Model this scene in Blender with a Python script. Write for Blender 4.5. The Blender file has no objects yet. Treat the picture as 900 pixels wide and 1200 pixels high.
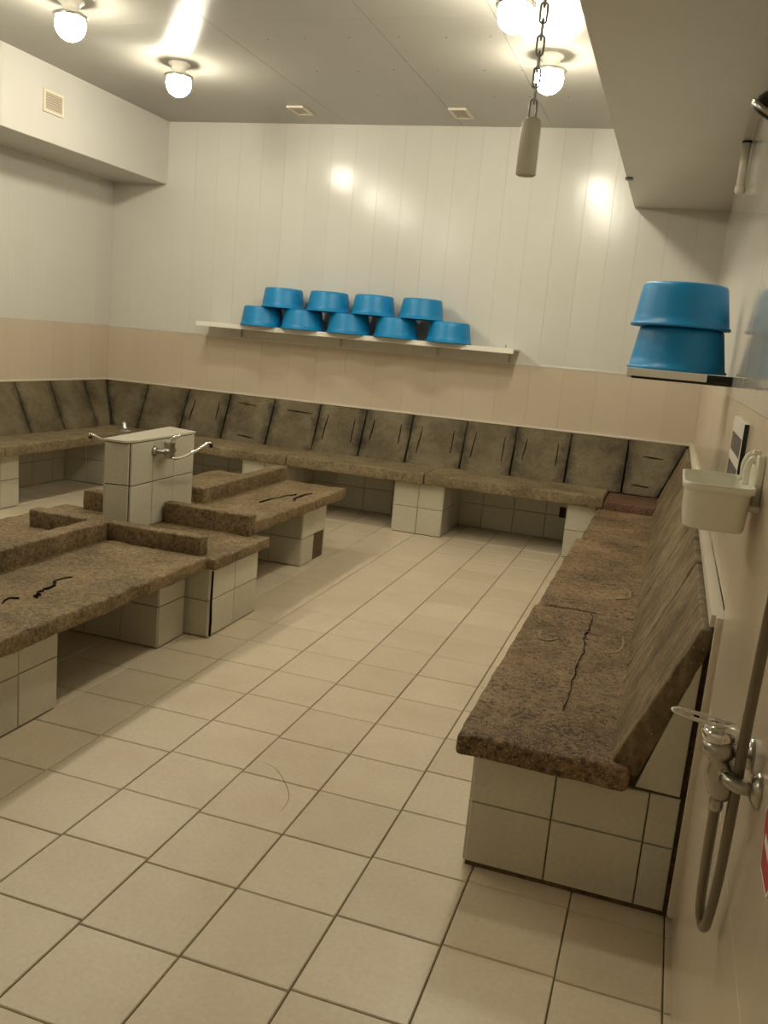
import bpy, bmesh, math, random
from mathutils import Vector, Matrix, noise

random.seed(7)
SC = bpy.context.scene
COL = SC.collection

# ------------------------------------------------------------------ camera
# pose solved from the floor-tile grid, the wall corners and the panel lines
YAW, PITCH, ROLL = -0.29996, -0.19142, 0.09016
CAM = Vector((0.0, 0.0, 1.7193))
FPX = 1036.87                                   # focal length in pixels at 900x1200
fw = Vector((math.sin(YAW)*math.cos(PITCH), math.cos(YAW)*math.cos(PITCH), math.sin(PITCH)))
rt = Vector((math.cos(YAW), -math.sin(YAW), 0))
up = rt.cross(fw)
RR = math.cos(ROLL)*rt + math.sin(ROLL)*up
UU = -math.sin(ROLL)*rt + math.cos(ROLL)*up
cd = bpy.data.cameras.new('camera')
cam = bpy.data.objects.new('camera', cd)
COL.objects.link(cam)
m = Matrix((RR, UU, -fw)).transposed().to_4x4()
m.translation = CAM
cam.matrix_world = m
cd.sensor_fit = 'VERTICAL'
cd.sensor_height = 36.0
cd.lens = 36.0*FPX/1200.0
cd.clip_start = 0.02
SC.camera = cam

# ------------------------------------------------------------------ world / exposure
w = bpy.data.worlds.new('world')
SC.world = w
w.use_nodes = True
w.node_tree.nodes['Background'].inputs[0].default_value = (0.02, 0.02, 0.02, 1)
w.node_tree.nodes['Background'].inputs[1].default_value = 0.0
vs = SC.view_settings
vs.view_transform = 'Standard'
vs.look = 'None'
vs.gamma = 1.0
vs.use_curve_mapping = False
vs.exposure = 0.18
LAMP = 112.0                                     # radiance of the lamp globes
LAMP_COL = (1.0, 0.925, 0.755)

# ------------------------------------------------------------------ room measures (metres)
XL, XR = -5.90, 0.245        # left and right wall
YB, YF = 8.40, -1.20         # back wall, wall behind the camera
ZC = 3.70                    # ceiling
BL_X, BL_Z = -5.245, 3.09    # boxed-in beam along the left wall
BR_X, BR_Z = -0.550, 3.05    # boxed-in beam along the right wall
Z_BAND, Z_LOW = 1.61, 1.04   # panel line, lower edge of the beige band

# ------------------------------------------------------------------ materials
MATS = {}
def new_mat(name):
    mt = bpy.data.materials.new(name)
    mt.use_nodes = True
    nt = mt.node_tree
    b = nt.nodes['Principled BSDF']
    MATS[name] = mt
    return mt, nt, b
def node(nt, typ, **kw):
    n = nt.nodes.new(typ)
    for k, v in kw.items(): setattr(n, k, v)
    return n
def ramp(nt, fac, stops):
    r = node(nt, 'ShaderNodeValToRGB')
    el = r.color_ramp.elements
    while len(el) < len(stops): el.new(0.5)
    for e, (p, c) in zip(el, stops):
        e.position = p
        e.color = (c[0], c[1], c[2], 1)
    nt.links.new(fac, r.inputs[0])
    return r
def mix(nt, fac, a, b, mode='MIX'):
    n = node(nt, 'ShaderNodeMix', data_type='RGBA', blend_type=mode)
    for sock, v in ((n.inputs[0], fac), (n.inputs[6], a), (n.inputs[7], b)):
        if hasattr(v, 'node'): nt.links.new(v, sock)
        elif isinstance(v, (int, float)): sock.default_value = v
        else: sock.default_value = (v[0], v[1], v[2], 1)
    return n.outputs[2]
def noisetex(nt, scale, detail=4, rough=0.6, vec=None):
    n = node(nt, 'ShaderNodeTexNoise')
    n.inputs['Scale'].default_value = scale
    n.inputs['Detail'].default_value = detail
    n.inputs['Roughness'].default_value = rough
    if vec is not None: nt.links.new(vec, n.inputs['Vector'])
    return n
def pos(nt, scale=(1, 1, 1)):
    g = node(nt, 'ShaderNodeNewGeometry')
    mp = node(nt, 'ShaderNodeMapping')
    mp.inputs['Scale'].default_value = scale
    nt.links.new(g.outputs['Position'], mp.inputs['Vector'])
    return mp.outputs[0]
def bump(nt, b, h, strength, dist):
    n = node(nt, 'ShaderNodeBump')
    n.inputs['Strength'].default_value = strength
    n.inputs['Distance'].default_value = dist
    nt.links.new(h, n.inputs['Height'])
    nt.links.new(n.outputs[0], b.inputs['Normal'])
def plain(name, col, rough=0.5, metal=0.0, spec=0.5):
    mt, nt, b = new_mat(name)
    b.inputs['Base Color'].default_value = (*col, 1)
    b.inputs['Roughness'].default_value = rough
    b.inputs['Metallic'].default_value = metal
    b.inputs['Specular IOR Level'].default_value = spec
    return mt
def panel_mat(name, ca, cb, rough, wave, vec_scale, spec=0.5, brushed=0.0):
    """glossy plastic wall lining: slight tone drift per panel, long shallow waves"""
    mt, nt, b = new_mat(name)
    oi = node(nt, 'ShaderNodeObjectInfo')
    r = ramp(nt, oi.outputs['Random'], [(0, ca), (1, cb)])
    n = noisetex(nt, 1.6, 5, 0.6, pos(nt))
    st = ramp(nt, n.outputs[0], [(0.30, (0.93, 0.925, 0.91)), (0.70, (1, 1, 1))])
    c = mix(nt, 0.5, r.outputs[0], st.outputs[0], 'MULTIPLY')
    nt.links.new(c, b.inputs['Base Color'])
    n2 = noisetex(nt, 1.0, 2, 0.5, pos(nt, vec_scale))
    bump(nt, b, n2.outputs[0], wave, 0.02)
    n3 = noisetex(nt, 3.0, 4, 0.6, pos(nt))
    mr = node(nt, 'ShaderNodeMapRange')
    mr.inputs['To Min'].default_value = rough*0.92
    mr.inputs['To Max'].default_value = rough*1.10
    nt.links.new(n3.outputs[0], mr.inputs['Value'])
    nt.links.new(mr.outputs[0], b.inputs['Roughness'])
    b.inputs['Specular IOR Level'].default_value = spec
    if brushed:                                   # fine extrusion lines running along y
        b.inputs['Anisotropic'].default_value = brushed
        cv = node(nt, 'ShaderNodeCombineXYZ')
        cv.inputs[0].default_value = 1.0
        nt.links.new(cv.outputs[0], b.inputs['Tangent'])
    return mt
panel_mat('upper_panel', (0.655, 0.64, 0.575), (0.68, 0.665, 0.60), 0.19, 0.022, (24, 24, 0.5), 0.36)
panel_mat('band_panel', (0.60, 0.51, 0.385), (0.63, 0.54, 0.41), 0.20, 0.03, (24, 24, 0.5))
panel_mat('beam_panel', (0.60, 0.585, 0.53), (0.62, 0.60, 0.545), 0.25, 0.02, (1, 2, 1))
panel_mat('ceiling_panel', (0.40, 0.385, 0.335), (0.42, 0.405, 0.355), 0.34, 0.03, (2.5, 0.5, 1), 0.5, 0.92)
panel_mat('right_panel', (0.655, 0.64, 0.575), (0.68, 0.665, 0.60), 0.09, 0.012, (14, 14, 0.4))
plain('seam', (0.30, 0.27, 0.21), 0.8)
plain('cream_trim', (0.70, 0.63, 0.50), 0.35)
plain('white_plastic', (0.84, 0.81, 0.72), 0.35)
plain('cream_plastic', (0.88, 0.86, 0.73), 0.30)
plain('vent_plastic', (0.50, 0.44, 0.33), 0.5)
plain('vent_dark', (0.16, 0.13, 0.09), 0.8)
plain('chrome', (0.75, 0.74, 0.70), 0.12, 1.0)
plain('dull_chrome', (0.42, 0.40, 0.35), 0.28, 1.0)
plain('dark_metal', (0.03, 0.028, 0.024), 0.35, 0.6)
plain('steel', (0.40, 0.39, 0.37), 0.35, 1.0)
plain('hose', (0.19, 0.165, 0.115), 0.38, 0.5)
plain('red', (0.42, 0.03, 0.025), 0.4)
plain('print_white', (0.75, 0.70, 0.62), 0.5)
plain('print_dark', (0.10, 0.09, 0.075), 0.5)
plain('crack', (0.018, 0.012, 0.008), 0.95, 0, 0.1)
plain('residue', (0.31, 0.235, 0.15), 0.8, 0, 0.2)
plain('joint_dirt', (0.06, 0.042, 0.024), 0.9, 0, 0.2)

def tile_mat(name, ca, cb, rough, stain, stain_col):
    mt, nt, b = new_mat(name)
    oi = node(nt, 'ShaderNodeObjectInfo')
    r = ramp(nt, oi.outputs['Random'], [(0, ca), (1, cb)])
    p = pos(nt)
    n = noisetex(nt, 2.3, 6, 0.65, p)
    s = ramp(nt, n.outputs[0], [(0.42, (0, 0, 0)), (0.72, (1, 1, 1))])
    sc = node(nt, 'ShaderNodeMath', operation='MULTIPLY')
    nt.links.new(s.outputs[0], sc.inputs[0]); sc.inputs[1].default_value = stain
    c = mix(nt, sc.outputs[0], r.outputs[0], stain_col)
    n2 = noisetex(nt, 60, 3, 0.6, p)
    f = ramp(nt, n2.outputs[0], [(0.3, (0.93, 0.93, 0.93)), (0.7, (1.04, 1.04, 1.04))])
    c = mix(nt, 1.0, c, f.outputs[0], 'MULTIPLY')
    nt.links.new(c, b.inputs['Base Color'])
    mr = node(nt, 'ShaderNodeMapRange')
    mr.inputs['To Min'].default_value = rough*0.8
    mr.inputs['To Max'].default_value = rough*1.3
    nt.links.new(n.outputs[0], mr.inputs['Value'])
    nt.links.new(mr.outputs[0], b.inputs['Roughness'])
    bump(nt, b, n2.outputs[0], 0.08, 0.002)
    return mt
tile_mat('floor_tile', (0.64, 0.545, 0.39), (0.71, 0.61, 0.45), 0.38, 0.32, (0.50, 0.37, 0.235))
tile_mat('base_tile', (0.54, 0.51, 0.40), (0.60, 0.565, 0.45), 0.20, 0.20, (0.38, 0.335, 0.225))
plain('grout', (0.17, 0.125, 0.075), 0.9, 0, 0.2)

def stone_mat(name, base, dark, light, speck, speck_amt, edge=0.0, streak=False, grain=0.75, pits=0.0):
    mt, nt, b = new_mat(name)
    p = pos(nt)
    n = noisetex(nt, 2.6, 8, 0.68, p)
    c1 = ramp(nt, n.outputs[0], [(0.30, dark), (0.50, base), (0.72, light)])
    n2 = noisetex(nt, 38, 4, 0.7, p)
    c2 = ramp(nt, n2.outputs[0], [(0.34, (0.42, 0.39, 0.35)), (0.52, (1, 1, 1)), (0.70, (1.4, 1.36, 1.3))])
    c = mix(nt, grain, c1.outputs[0], c2.outputs[0], 'MULTIPLY')
    if streak:
        n4 = noisetex(nt, 3.0, 6, 0.7, pos(nt, (7, 7, 1.2)))
        s4 = ramp(nt, n4.outputs[0], [(0.36, (0.42, 0.38, 0.33)), (0.6, (1.1, 1.1, 1.08))])
        c = mix(nt, 0.8, c, s4.outputs[0], 'MULTIPLY')
    v = node(nt, 'ShaderNodeTexVoronoi')
    v.inputs['Scale'].default_value = 150
    nt.links.new(p, v.inputs['Vector'])
    sp = ramp(nt, v.outputs['Distance'], [(0.22, (1, 1, 1)), (0.42, (0, 0, 0))])
    gt = node(nt, 'ShaderNodeMath', operation='GREATER_THAN')
    sep = node(nt, 'ShaderNodeSeparateColor')
    nt.links.new(v.outputs['Color'], sep.inputs[0])
    nt.links.new(sep.outputs[0], gt.inputs[0]); gt.inputs[1].default_value = 1-speck_amt
    mu = node(nt, 'ShaderNodeMath', operation='MULTIPLY')
    nt.links.new(sp.outputs[0], mu.inputs[0]); nt.links.new(gt.outputs[0], mu.inputs[1])
    c = mix(nt, mu.outputs[0], c, speck)
    if pits:
        v2 = noisetex(nt, 55, 3, 0.6, p)
        n7 = noisetex(nt, 4, 3, 0.6, p)
        sm = node(nt, 'ShaderNodeMath', operation='MULTIPLY_ADD')
        nt.links.new(n7.outputs[0], sm.inputs[0]); sm.inputs[1].default_value = 0.35
        nt.links.new(v2.outputs[0], sm.inputs[2])
        pr = ramp(nt, sm.outputs[0], [(0.72, (1, 1, 1)), (0.80, (1-pits, 1-pits, 1-pits))])
        c = mix(nt, 1.0, c, pr.outputs[0], 'MULTIPLY')
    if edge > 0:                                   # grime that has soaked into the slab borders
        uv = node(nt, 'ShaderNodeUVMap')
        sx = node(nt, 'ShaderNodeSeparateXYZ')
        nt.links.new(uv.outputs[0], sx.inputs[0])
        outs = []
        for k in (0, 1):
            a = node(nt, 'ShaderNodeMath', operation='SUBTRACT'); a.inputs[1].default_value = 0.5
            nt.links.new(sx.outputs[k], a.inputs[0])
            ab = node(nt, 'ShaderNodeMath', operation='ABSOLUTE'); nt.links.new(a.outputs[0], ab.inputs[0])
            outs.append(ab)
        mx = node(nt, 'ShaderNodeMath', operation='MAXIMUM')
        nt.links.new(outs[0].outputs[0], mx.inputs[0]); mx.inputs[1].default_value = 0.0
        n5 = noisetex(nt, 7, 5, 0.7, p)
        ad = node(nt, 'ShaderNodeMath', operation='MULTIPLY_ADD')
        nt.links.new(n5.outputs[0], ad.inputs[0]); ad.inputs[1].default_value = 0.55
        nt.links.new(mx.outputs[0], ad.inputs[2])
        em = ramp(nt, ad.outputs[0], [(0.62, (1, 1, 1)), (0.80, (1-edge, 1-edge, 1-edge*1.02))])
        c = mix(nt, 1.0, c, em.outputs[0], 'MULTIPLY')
    nt.links.new(c, b.inputs['Base Color'])
    b.inputs['Roughness'].default_value = 0.72
    b.inputs['Specular IOR Level'].default_value = 0.35
    n6 = noisetex(nt, 70, 6, 0.75, p)
    bump(nt, b, n6.outputs[0], 0.55, 0.006)
    return mt
stone_mat('seat_stone', (0.21, 0.138, 0.068), (0.10, 0.060, 0.027), (0.34, 0.246, 0.140), (0.46, 0.35, 0.21), 0.42, pits=0.65)
stone_mat('island_stone', (0.215, 0.152, 0.076), (0.125, 0.082, 0.038), (0.305, 0.224, 0.122), (0.48, 0.375, 0.225), 0.30, pits=0.4)
stone_mat('wall_bench_stone', (0.23, 0.178, 0.098), (0.135, 0.10, 0.050), (0.315, 0.25, 0.145), (0.46, 0.39, 0.27), 0.12)
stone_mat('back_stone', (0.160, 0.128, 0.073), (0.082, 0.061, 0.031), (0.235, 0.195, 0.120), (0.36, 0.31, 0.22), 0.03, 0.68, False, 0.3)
stone_mat('side_back_stone', (0.23, 0.172, 0.094), (0.10, 0.07, 0.035), (0.35, 0.28, 0.172), (0.45, 0.40, 0.29), 0.03, 0.0, True, 0.45)
stone_mat('red_stone', (0.14, 0.07, 0.04), (0.09, 0.045, 0.026), (0.19, 0.11, 0.065), (0.3, 0.2, 0.12), 0.05)
stone_mat('core', (0.13, 0.085, 0.045), (0.07, 0.045, 0.025), (0.19, 0.13, 0.07), (0.3, 0.2, 0.12), 0.05)

def blue_mat():
    mt, nt, b = new_mat('blue_plastic')
    n = noisetex(nt, 5, 4, 0.6, pos(nt))
    r = ramp(nt, n.outputs[0], [(0.3, (0.002, 0.215, 0.50)), (0.7, (0.006, 0.26, 0.57))])
    nt.links.new(r.outputs[0], b.inputs['Base Color'])
    b.inputs['Roughness'].default_value = 0.42
    b.inputs['Subsurface Weight'].default_value = 0.0
blue_mat()
def glow_mat():
    mt, nt, b = new_mat('lamp_glow')
    b.inputs['Base Color'].default_value = (0.8, 0.8, 0.8, 1)
    b.inputs['Emission Color'].default_value = (*LAMP_COL, 1)
    b.inputs['Emission Strength'].default_value = LAMP
glow_mat()

# ------------------------------------------------------------------ mesh helpers
def mesh_obj(name, verts, faces, mat, parent=None, smooth=False, uvs=None):
    me = bpy.data.meshes.new(name)
    me.from_pydata([tuple(v) for v in verts], [], faces)
    me.materials.append(MATS[mat])
    if uvs:
        l = me.uv_layers.new(name='UVMap')
        for lp in me.loops: l.data[lp.index].uv = uvs[lp.vertex_index]
    if smooth:
        for p in me.polygons: p.use_smooth = True
    me.update()
    return link(name, me, parent)
def wloc(o):
    """world matrix of an object whose chain is made of translations / basis matrices"""
    return o.get('_w') and Matrix([o['_w'][i*4:i*4+4] for i in range(4)]) or Matrix.Identity(4)
W = {}
def link(name, me, parent=None, mat4=None):
    o = bpy.data.objects.new(name, me)
    COL.objects.link(o)
    M = mat4 if mat4 is not None else Matrix.Identity(4)
    o.matrix_basis = M
    if parent is not None:
        o.parent = parent
        o.matrix_parent_inverse = W[parent.name].inverted()
    W[o.name] = M
    return o
def thing(name, loc, label, cat, group=None, kind=None):
    o = bpy.data.objects.new(name, None)
    COL.objects.link(o)
    o.location = loc
    o.empty_display_size = 0.1
    W[o.name] = Matrix.Translation(Vector(loc))
    if kind: o['kind'] = kind
    tag(o, label, cat, group)
    return o
def tag(o, label=None, cat=None, group=None, kind=None):
    if label: o['label'] = label
    if cat: o['category'] = cat
    if group: o['group'] = group
    if kind: o['kind'] = kind
    return o
def box_vf(x0, x1, y0, y1, z0, z1):
    v = [(x0,y0,z0),(x1,y0,z0),(x1,y1,z0),(x0,y1,z0),(x0,y0,z1),(x1,y0,z1),(x1,y1,z1),(x0,y1,z1)]
    f = [(0,3,2,1),(4,5,6,7),(0,1,5,4),(1,2,6,5),(2,3,7,6),(3,0,4,7)]
    return v, f
def box(name, x0, x1, y0, y1, z0, z1, mat, parent=None, bevel=0.0, seg=2):
    v, f = box_vf(x0, x1, y0, y1, z0, z1)
    o = mesh_obj(name, v, f, mat, parent)
    if bevel > 0: bevel_mesh(o.data, bevel, seg)
    return o
def bevel_mesh(me, width, seg=2):
    bm = bmesh.new(); bm.from_mesh(me)
    bmesh.ops.bevel(bm, geom=bm.edges[:], offset=width, segments=seg, affect='EDGES', profile=0.5)
    for f in bm.faces: f.smooth = False
    bm.to_mesh(me); bm.free()
def prism(name, poly, d0, d1, axis, mat, parent=None, bevel=0.0):
    """poly in the two other axes, extruded from d0 to d1 along axis ('x','y','z')"""
    def P(a, b, d): return {'x': (d, a, b), 'y': (a, d, b), 'z': (a, b, d)}[axis]
    n = len(poly)
    v = [P(a, b, d0) for a, b in poly] + [P(a, b, d1) for a, b in poly]
    f = [tuple(range(n)), tuple(range(2*n-1, n-1, -1))] + [(i, i+n, (i+1) % n+n, (i+1) % n) for i in range(n)]
    o = mesh_obj(name, v, f, mat, parent)
    bm = bmesh.new(); bm.from_mesh(o.data)
    bmesh.ops.recalc_face_normals(bm, faces=bm.faces[:])
    if bevel: bmesh.ops.bevel(bm, geom=bm.edges[:], offset=bevel, segments=1, affect='EDGES')
    bm.to_mesh(o.data); bm.free()
    return o
def lathe(name, prof, mat, parent=None, seg=32, M=None, smooth=True, cap=False):
    """prof: list of (r, z); revolved about z, then moved by M"""
    M = M or Matrix.Identity(4)
    v = []; f = []
    n = len(prof)
    for s in range(seg):
        a = 2*math.pi*s/seg
        for r, z in prof: v.append(M @ Vector((r*math.cos(a), r*math.sin(a), z)))
    for s in range(seg):
        t = (s+1) % seg
        for i in range(n-1): f.append((s*n+i, t*n+i, t*n+i+1, s*n+i+1))
    if cap:
        f.append(tuple(s*n for s in range(seg))[::-1])
        f.append(tuple(s*n+n-1 for s in range(seg)))
    o = mesh_obj(name, v, f, mat, parent, smooth)
    bm = bmesh.new(); bm.from_mesh(o.data)
    bmesh.ops.remove_doubles(bm, verts=bm.verts[:], dist=1e-6)
    bmesh.ops.recalc_face_normals(bm, faces=bm.faces[:])
    bm.to_mesh(o.data); bm.free()
    return o
def catmull(pts, sub=6):
    P = [Vector(p) for p in pts]
    P = [P[0]*2-P[1]] + P + [P[-1]*2-P[-2]]
    out = []
    for i in range(1, len(P)-2):
        for k in range(sub):
            t = k/sub
            a, b, c, d = P[i-1], P[i], P[i+1], P[i+2]
            out.append(0.5*((2*b)+(c-a)*t+(2*a-5*b+4*c-d)*t*t+(3*b-a-3*c+d)*t**3))
    out.append(P[-2].copy())
    return out
def tube(name, pts, r, mat, parent=None, seg=10, closed=False, radii=None):
    pts = [Vector(p) for p in pts]
    n = len(pts); v = []; f = []
    nrm = None
    for i, p in enumerate(pts):
        if closed: t = (pts[(i+1) % n]-pts[i-1]).normalized()
        else: t = (pts[min(i+1, n-1)]-pts[max(i-1, 0)]).normalized()
        if nrm is None:
            nrm = t.cross(Vector((0, 0, 1)))
            if nrm.length < 0.05: nrm = t.cross(Vector((0, 1, 0)))
            nrm.normalize()
        else:
            nrm = (nrm-t*nrm.dot(t)).normalized()
        bn = t.cross(nrm)
        rr = radii[i] if radii else r
        for s in range(seg):
            a = 2*math.pi*s/seg
            v.append(p+(nrm*math.cos(a)+bn*math.sin(a))*rr)
    for i in range(n if closed else n-1):
        j = (i+1) % n
        for s in range(seg):
            u = (s+1) % seg
            f.append((i*seg+s, i*seg+u, j*seg+u, j*seg+s))
    if not closed:
        f.append(tuple(range(seg))[::-1]); f.append(tuple(range((n-1)*seg, n*seg)))
    return mesh_obj(name, v, f, mat, parent, True)

def slab(name, c8, mat, parent=None, res=0.045, amp=0.004, rnd=0.008, seed=0, chip=0.0, nscale=9.0):
    """rough cast slab.  c8: corners (x-,y-,z-),(x+,y-,z-),(x+,y+,z-),(x-,y+,z-) then the same on top.
    A grid on every face, edges rounded, surface pushed in and out by noise."""
    C = [Vector(c) for c in c8]
    L = [max((C[1]-C[0]).length, (C[5]-C[4]).length), max((C[3]-C[0]).length, (C[7]-C[4]).length), (C[4]-C[0]).length]
    N = [max(2, int(round(l/res))) for l in L]
    N[2] = max(3, min(N[2], 5))
    def tl(u, v, w_):
        a = C[0].lerp(C[1], u); b = C[3].lerp(C[2], u); c = C[4].lerp(C[5], u); d = C[7].lerp(C[6], u)
        return a.lerp(b, v).lerp(c.lerp(d, v), w_)
    er = min(rnd, min(L)*0.45)
    G = []
    for a in range(3):
        n = max(1, N[a]-2)
        G.append([0.0, er*0.35] + [er+(L[a]-2*er)*i/n for i in range(n+1)] + [L[a]-er*0.35, L[a]])
        N[a] = len(G[a])-1
    idx = {}; V = []; F = []; UV = []
    off = Vector((seed*3.17, seed*1.71, seed*0.93))
    def vid(i, j, k):
        key = (i, j, k)
        if key in idx: return idx[key]
        q = [G[0][i], G[1][j], G[2][k]]; uv = (q[0]/L[0], q[1]/L[1])
        # rounded box in local metres
        inner = [min(max(q[a], er), L[a]-er) for a in range(3)]
        d = Vector([q[a]-inner[a] for a in range(3)])
        if d.length > 1e-9:
            d = d.normalized()*er
            q = [inner[a]+d[a] for a in range(3)]
        p = tl(q[0]/L[0], q[1]/L[1], q[2]/L[2])
        onx, ony, onz = i in (0, N[0]), j in (0, N[1]), k in (0, N[2])
        nv = noise.noise_vector(p*nscale+off)*amp + noise.noise_vector(p*nscale*3.1+off)*amp*0.5
        if chip and (onx+ony+onz) >= 2:
            e = noise.noise(p*14+off)
            if e > 0.15:
                cc = tl(0.5, 0.5, 0.5)
                nv += (cc-p).normalized()*chip*(e-0.15)*2
        V.append(p+nv); UV.append(uv)
        idx[key] = len(V)-1
        return idx[key]
    for k in (0, N[2]):
        for i in range(N[0]):
            for j in range(N[1]):
                q = (vid(i,j,k), vid(i+1,j,k), vid(i+1,j+1,k), vid(i,j+1,k))
                F.append(q if k else q[::-1])
    for j in (0, N[1]):
        for i in range(N[0]):
            for k in range(N[2]):
                q = (vid(i,j,k), vid(i+1,j,k), vid(i+1,j,k+1), vid(i,j,k+1))
                F.append(q if j == 0 else q[::-1])
    for i in (0, N[0]):
        for j in range(N[1]):
            for k in range(N[2]):
                q = (vid(i,j,k), vid(i,j+1,k), vid(i,j+1,k+1), vid(i,j,k+1))
                F.append(q if i else q[::-1])
    o = mesh_obj(name, V, F, mat, parent, True, UV)
    return o
def flat8(x0, x1, y0, y1, z0, z1):
    return [(x0,y0,z0),(x1,y0,z0),(x1,y1,z0),(x0,y1,z0),(x0,y0,z1),(x1,y0,z1),(x1,y1,z1),(x0,y1,z1)]

# tiles: one shared mesh for each size, chamfered on the front
TILE = {}
def tile_mesh(wu, wv, th, mat, ch=0.003):
    if 'panel' in mat: ch = 0.0008
    key = (round(wu, 4), round(wv, 4), th, mat)
    if key not in TILE:
        a, b = wu/2, wv/2
        v = [(-a,-b,0),(a,-b,0),(a,b,0),(-a,b,0), (-a,-b,th-ch),(a,-b,th-ch),(a,b,th-ch),(-a,b,th-ch),
             (-a+ch,-b+ch,th),(a-ch,-b+ch,th),(a-ch,b-ch,th),(-a+ch,b-ch,th)]
        f = [(8,9,10,11)]
        for i in range(4):
            j = (i+1) % 4
            f += [(i,j,j+4,i+4), (i+4,j+4,j+8,i+8)]
        f.append((3,2,1,0))
        me = bpy.data.meshes.new('tile')
        me.from_pydata(v, [], f); me.materials.append(MATS[mat]); me.update()
        TILE[key] = me
    return TILE[key]
def put_tile(parent, org, ud, vd, u0, u1, v0, v1, th, mat, name='tile', gap=0.004, jit=0.0012, tilt=0.0):
    ud, vd = Vector(ud), Vector(vd)
    nd = ud.cross(vd)
    c = Vector(org)+ud*((u0+u1)/2)+vd*((v0+v1)/2)+nd*random.uniform(-jit, jit*0.3)
    M = Matrix((ud, vd, nd)).transposed().to_4x4()
    if tilt: M = M @ Matrix.Rotation(random.uniform(-tilt, tilt), 4, 'Z')
    M.translation = c
    return link(name, tile_mesh(u1-u0-gap, v1-v0-gap, th, mat), parent, M)
def clad(parent, org, ud, vd, us, vs_, th=0.012, mat='base_tile', skip=()):
    for i in range(len(us)-1):
        for j in range(len(vs_)-1):
            if (i, j) in skip: continue
            put_tile(parent, org, ud, vd, us[i], us[i+1], vs_[j], vs_[j+1], th, mat)
def steps(a, b, s):
    n = max(1, int(round((b-a)/s)))
    return [a+(b-a)*i/n for i in range(n+1)]
X, Y, Z = Vector((1,0,0)), Vector((0,1,0)), Vector((0,0,1))

# ================================================================== THE ROOM
TX = lambda i: (i-4.25026)*0.33
TY = lambda j: (j*1.03084+5.88548)*0.33
fl = tag(box('floor', XL-0.1, XR+0.1, YF-0.1, YB+0.1, -0.12, -0.006, 'grout'), 'beige square ceramic tiles laid over the whole floor of the room', 'floor', None, 'structure')

def project(p):
    d = Vector(p)-CAM
    z = d.dot(fw)
    if z <= 0.05: return None
    return 450+FPX*d.dot(RR)/z, 600-FPX*d.dot(UU)/z
def floor_tiles():
    xs = [XL] + [TX(i) for i in range(-13, 5)] + [0.212, XR]
    cand = []; rest = []
    for a in range(len(xs)-1):
        x0, x1 = xs[a], xs[a+1]
        shift = random.uniform(-0.012, 0.012) if a > 3 else random.uniform(-0.05, 0.05)
        for j in range(-21, 20):
            y0, y1 = TY(j)+shift, TY(j+1)+shift
            if y1 < YF: continue
            y0 = max(y0, YF); y1 = min(y1, YB)
            if y1-y0 < 0.02: continue
            cx, cy = (x0+x1)/2, (y0+y1)/2
            vis = any((lambda q: q and -5 < q[0] < 905 and -5 < q[1] < 1205)(project((xx, yy, 0))) for xx in (x0, x1, cx) for yy in (y0, y1, cy))
            # under the solid parts nothing of the floor shows
            if -0.42 < x0 and y0 > 2.75: vis = False
            if -3.5 < x0 and x1 < -2.3 and 4.25 < y0 and y1 < 4.8: vis = False
            (cand if vis else rest).append((x0, x1, y0, y1))
    cand.sort(key=lambda t: t[2])
    rest += cand[298:]; cand = cand[:298]
    for x0, x1, y0, y1 in cand:
        put_tile(fl, (0, 0, -0.010), X, Y, x0, x1, y0, y1, 0.010, 'floor_tile', 'floor_tile', 0.0045, 0.0008, 0.0022)
    v = []; f = []
    for x0, x1, y0, y1 in rest:
        b = len(v); g = 0.00225; h = 0.003
        lo = [(x0+g,y0+g),(x1-g,y0+g),(x1-g,y1-g),(x0+g,y1-g)]
        hi = [(x0+g+h,y0+g+h),(x1-g-h,y0+g+h),(x1-g-h,y1-g-h),(x0+g+h,y1-g-h)]
        v += [(p[0],p[1],-0.008) for p in lo]+[(p[0],p[1],-0.003) for p in lo]+[(p[0],p[1],0) for p in hi]
        f.append((b+8,b+9,b+10,b+11))
        for i in range(4):
            k = (i+1) % 4
            f += [(b+i,b+k,b+k+4,b+i+4),(b+i+4,b+k+4,b+k+8,b+i+8)]
    o = mesh_obj('floor_tile_remainder', v, f, 'floor_tile', fl)
    o['kind'] = 'stuff'
floor_tiles()
# hairline crack across one floor tile
def ribbon(name, pts, width, z, mat, parent, nrm=Z, jag=0.0):
    P = [Vector(p) for p in pts]
    v = []; f = []
    for i, p in enumerate(P):
        t = (P[min(i+1, len(P)-1)]-P[max(i-1, 0)]).normalized()
        s = t.cross(nrm).normalized()
        wd = width*(0.35+0.65*math.sin(math.pi*(i+0.4)/(len(P)-0.2)))*random.uniform(1-jag, 1+jag)
        for d in (s*wd/2, -s*wd/2):
            v.append(p+d+nrm*z); v.append(p+d-nrm*0.004)
    for i in range(len(P)-1):
        a, b = i*4, i*4+4
        f += [(a, b, b+2, a+2), (a, a+1, b+1, b), (a+2, b+2, b+3, a+3)]
    return mesh_obj(name, v, f, mat, parent)
ribbon('tile_crack', catmull([(-1.36, 3.06, 0), (-1.29, 3.03, 0), (-1.20, 2.93, 0), (-1.15, 2.84, 0), (-1.14, 2.75, 0)], 4), 0.0022, 0.0004, 'joint_dirt', fl)

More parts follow.
